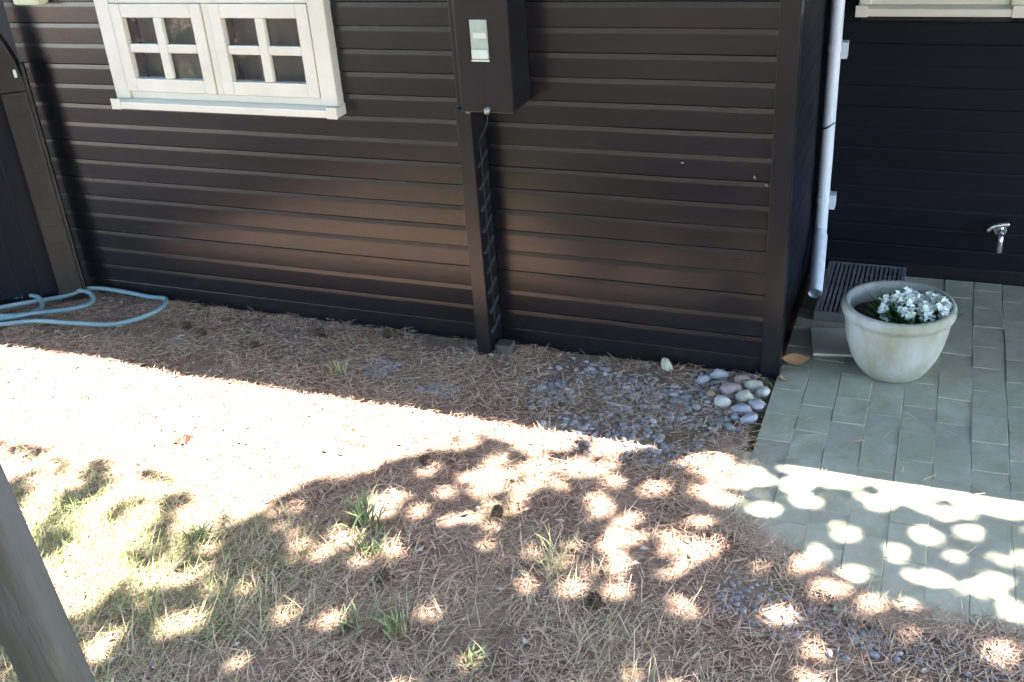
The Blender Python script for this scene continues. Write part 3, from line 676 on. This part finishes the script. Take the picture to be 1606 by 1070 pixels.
for i, (x, y, lab) in enumerate(cones):
    tag(link('pine_cone', cms[i % 3], 'cone', None, (x, y, gz(x, y) + .022), (random.uniform(1.2, 1.8), random.gauss(0, .3), random.random() * 6)), lab, 'pine cone', 'pine cones on the ground')
def weed(x, y, h, n, label, w=.008, m_='weed'):
    b = MB(); w *= .55; n = int(n * 1.5)
    for i in range(n):
        a = random.uniform(0, 6.28); L_ = h * random.uniform(.55, 1.1); ln = random.uniform(.15, 1.0)
        d = Vector((math.cos(a) * ln, math.sin(a) * ln, 1)).normalized(); s_ = Vector((-math.sin(a), math.cos(a), 0)) * w * random.uniform(.6, 1.2)
        p0 = Vector((x + random.gauss(0, .022), y + random.gauss(0, .022), gz(x, y) - .006)); p1 = p0 + d * L_ * .55; p2 = p0 + d * L_ + Vector((math.cos(a), math.sin(a), -.6)) * L_ * .3 * ln
        nn = d.cross(s_).normalized() * w * .3
        b.add([p0 - s_ * .3, p0 + s_ * .3, p1 + s_, p2, p1 - s_, p1 + nn], [(0, 1, 2, 5), (0, 5, 4), (5, 2, 3), (4, 5, 3)])
    o = b.build('weed', m_, None); tag(o, label, 'weed', 'green weeds on the ground')
weed(-1.90, -.50, .085, 26, 'bright green grass tuft at the edge of the house shadow', .004, 'grass')
weed(-1.22, -1.47, .16, 34, 'tall green weed in the dappled shade at the centre left'); weed(-1.12, -1.62, .12, 24, 'green weed just in front of the tall one')
weed(-.86, -1.92, .10, 16, 'bluish green weed low in the picture at the middle', .011); weed(-1.0, -1.95, .09, 12, 'small green weed left of the bluish one', .010)
weed(-.58, -1.98, .10, 14, 'green weed at the bottom edge of the picture'); weed(-.97, -.52, .03, 8, 'tiny green seedling at the edge of the sun by the gravel')
weed(-1.55, -.42, .03, 8, 'tiny green seedling in the shade below the wall post'); weed(-2.35, -1.72, .12, 34, 'green grassy weed in the sunlit lower left'); weed(-.47, -1.5, .17, 30, 'long straw coloured grass tuft below the dappled needles', .0025, 'grass')
weed(-1.78, -1.72, .12, 24, 'green weed between the sunlit grass and the shade')
for (x, z, rz, lab) in ((-.41, .945, .4, 'pale bit of fluff caught on the black wall left of the corner'), (-.115, .90, 1.5, 'pale fleck on the wall beside the corner board'), (-.065, .87, 1.0, 'lower pale fleck on the wall beside the corner board')):
    s_ = .009; b = MB().add([(-s_, 0, -.2 * s_), (0, -.4 * s_, -.5 * s_), (s_, 0, .3 * s_), (.2 * s_, -.3 * s_, .5 * s_), (0, -.7 * s_, 0)], [(0, 1, 4), (1, 2, 4), (2, 3, 4), (3, 0, 4)])
    tag(b.build('fluff', 'fluff', None, loc=(x, -.003, z), rot=(0, rz, 0)), lab, 'fluff')

# ------------------------------------------------------------------ the tree whose crown dapples the ground (right of the frame, overhead)
TX, TY = SDIR.x / SDIR.z, SDIR.y / SDIR.z
OPEN = [(-4.5, -.2), (3, -.2), (3, -.75), (.6, -.78), (.15, -.74), (-.30, -.70), (-.60, -.78), (-1.10, -.82), (-1.32, -1.08), (-1.58, -1.30), (-1.72, -1.58), (-1.80, -1.85), (-1.92, -2.2), (-2.2, -2.6), (-2.7, -2.6), (-3.1, -1.7), (-3.75, -.9)]
tree = empty('shade_tree', (4.4, -3.9, 0)); tag(tree, 'tall leafy tree right of the house that dapples the ground', 'tree')
def limb(p0, p1, r0, r1, n=7, sag=.3):
    p0, p1 = Vector(p0), Vector(p1); pts = []
    for i in range(n + 1):
        t = i / n; pts.append(p0.lerp(p1, t) + Vector((random.gauss(0, .08), random.gauss(0, .08), sag * math.sin(math.pi * t))) * (0 if i in (0, n) else 1))
    return MB().tube(pts, [r0 + (r1 - r0) * i / n for i in range(n + 1)], 9)
limb((0, 0, -.2), (-.3, .3, 4.3), .22, .13, 9, 0).build('trunk', 'bark', tree, smooth=True)
for (e, z) in (((-3.5, 1.8, 8.2), 4.6), ((-2.2, -1.8, 8.6), 5.0), ((.8, 2.4, 8.3), 5.4), ((2.0, -.9, 8.8), 5.6), ((-.8, -3.0, 8.0), 5.0), ((-3.4, 3.6, 8.9), 5.8), ((-.5, .4, 9.8), 6.1)):
    limb((-.3 * z / 6.2, .3 * z / 6.2, z * .68), (e[0], e[1], e[2] * .66), .10, .02, 8, .35).build('limb', 'bark', tree, smooth=True)
GAPS = {}
def add_gap(x, y, r): GAPS.setdefault((int(x // .3), int(y // .3)), []).append((x, y, r))
def in_gap(x, y):
    i, j = int(x // .3), int(y // .3)
    return any((x - a) ** 2 + ((y - b)) ** 2 < r * r for p in (-1, 0, 1) for q in (-1, 0, 1) for a, b, r in GAPS.get((i + p, j + q), ()))
for _ in range(9000):
    x, y = random.uniform(-3.4, 2.2), random.uniform(-3.4, -.6)
    t = math.exp(-max(0, -1.25 - y - .25 * min(.8, max(0, x))) / .30)
    dens = .025 + .975 * t
    if x < -1.5 and y > -2.6: dens = max(dens, .5)
    if y < -2.6: dens = 0
    if x > .0 and y < -.9: dens *= .34
    dens *= .75 + .7 * mnoise.noise((x * 2.1, y * 2.1, 4.4))
    if random.random() < dens * .27: add_gap(x, y, random.choice((.034, .037, .04, .043, .046, .05, .054)))
Vs = []; Fs = []; k = 0; nleaf = 0; tries = 0
def put_leaf(gx_, gy_, hh, s_):
    global k, nleaf
    c0 = Vector((gx_ + TX * hh, gy_ + TY * hh, hh)) - Vector((4.4, -3.9, 0))
    n_ = (Vector((random.gauss(0, .5), random.gauss(0, .5), 1)).normalized() + SDIR * .5).normalized(); X = n_.orthogonal().normalized(); X = Matrix.Rotation(random.random() * 6.28, 3, n_) @ X; Y = n_.cross(X)
    Vs.extend([c0 - X * s_, c0 - Y * s_ * .6 + n_ * .01, c0 + X * s_ * 1.1, c0 + Y * s_ * .6 + n_ * .01]); Fs.append((k, k + 1, k + 2, k + 3)); k += 4; nleaf += 1
while nleaf < 54000:
    gx_, gy_ = random.uniform(-4.4, 2.4), random.uniform(-3.6, -.6)
    wob = .13 * mnoise.noise((gx_ * 6, gy_ * 6, 3.3)) + .09 * mnoise.noise((gx_ * 15, gy_ * 15, 1.3)); grassy = gx_ < -1.75 and gy_ < -1.42 and mnoise.noise((gx_ * 6.5, gy_ * 6.5, 6.6)) > .10 - .35 * min(1, max(0, -1.85 - gy_))
    if in_gap(gx_, gy_) or (inpoly(gx_ + wob, gy_ + wob, OPEN) and not grassy): continue
    put_leaf(gx_, gy_, random.uniform(4.4, 5.6), random.uniform(.03, .045))
def outer(n, xr, yr):
    while nleaf < n:
        cx, cy_ = random.uniform(*xr), random.uniform(*yr)
        if -4.4 < cx < 2.4 and cy_ > -3.6 or inpoly(cx, cy_, OPEN) or mnoise.noise((cx * 1.6, cy_ * 1.6, 2.2)) < -.35: continue
        h = random.uniform(4.4, 5.6)
        for q in range(10): put_leaf(cx + random.gauss(0, .12), cy_ + random.gauss(0, .12), h + random.gauss(0, .2), random.uniform(.08, .13))
outer(69000, (-3.6, 4.4), (-10.5, -.6))
tag(link('crown', rawmesh('crown', np.array([tuple(v) for v in Vs]), np.array(Fs)), 'foliage', tree), kind='stuff')
tag(bpy.data.objects['crown'], kind='stuff'); Vs = []; Fs = []; k = 0; nleaf = 0
outer(17000, (-10, -3.4), (-11, -.5))
tree2 = empty('added_shade_tree', (-3.0, -7.0, 0)); tag(tree2, 'added unseen tree behind the viewer that darkens the wall reflections', 'tree')  # added out of view; its shade darkens the ground mirrored in the wall
limb((0, 0, -.2), (.2, .3, 4.3), .20, .12, 9, 0).build('trunk', 'bark', tree2, smooth=True)
for (e, z) in (((-2.6, 1.2, 8.2), 4.8), ((2.2, 1.8, 8.4), 5.2), ((-1.4, -1.6, 8.3), 5.5), ((1.0, 2.8, 8.6), 5.8), ((0, 0, 9.4), 6.3)):
    limb((.2 * z / 6.4, .3 * z / 6.4, z * .66), (e[0], e[1], e[2] * .66), .09, .02, 8, .3).build('limb', 'bark', tree2, smooth=True)
V2 = np.array([tuple(v) for v in Vs]) + np.array([4.4 + 3.0, -3.9 + 7.0, 0])
tag(link('crown', rawmesh('crown', V2, np.array(Fs)), 'foliage', tree2), kind='stuff')
Vs = []; Fs = []; k = 0
hg = empty('sky_block_hedge', (-1, -10.5, 0)); tag(hg, 'added unseen hedge along the far side of the garden', 'sky_block_hedge')  # added behind the camera to block low sky and dull the reflections
for _ in range(34000):
    x = random.uniform(-9, 9); a = random.uniform(0, math.pi); rr_ = 1 + .25 * mnoise.noise((x * .8, a * 1.5, 1)) + random.gauss(0, .05)
    c0 = Vector((x, math.cos(a) * .9 * rr_, max(.03, math.sin(a) ** .5 * 4.4 * rr_))); n_ = Vector((random.gauss(0, 1), random.gauss(0, 1), random.gauss(0, 1))).normalized(); X = n_.orthogonal().normalized(); Y = n_.cross(X); s_ = random.uniform(.07, .13)
    Vs += [c0 - X * s_, c0 - Y * s_ * .6, c0 + X * s_, c0 + Y * s_ * .6]; Fs.append((k, k + 1, k + 2, k + 3)); k += 4
tag(link('foliage', rawmesh('foliage', np.array([tuple(v) for v in Vs]), np.array(Fs)), 'foliage', hg), kind='stuff')
for i in range(9): limb((-8 + 2 * i, 0, -.2), (-8 + 2 * i + random.gauss(0, .2), random.gauss(0, .2), 3.6), .05, .02, 5, 0).build('stem', 'bark', hg, smooth=True)
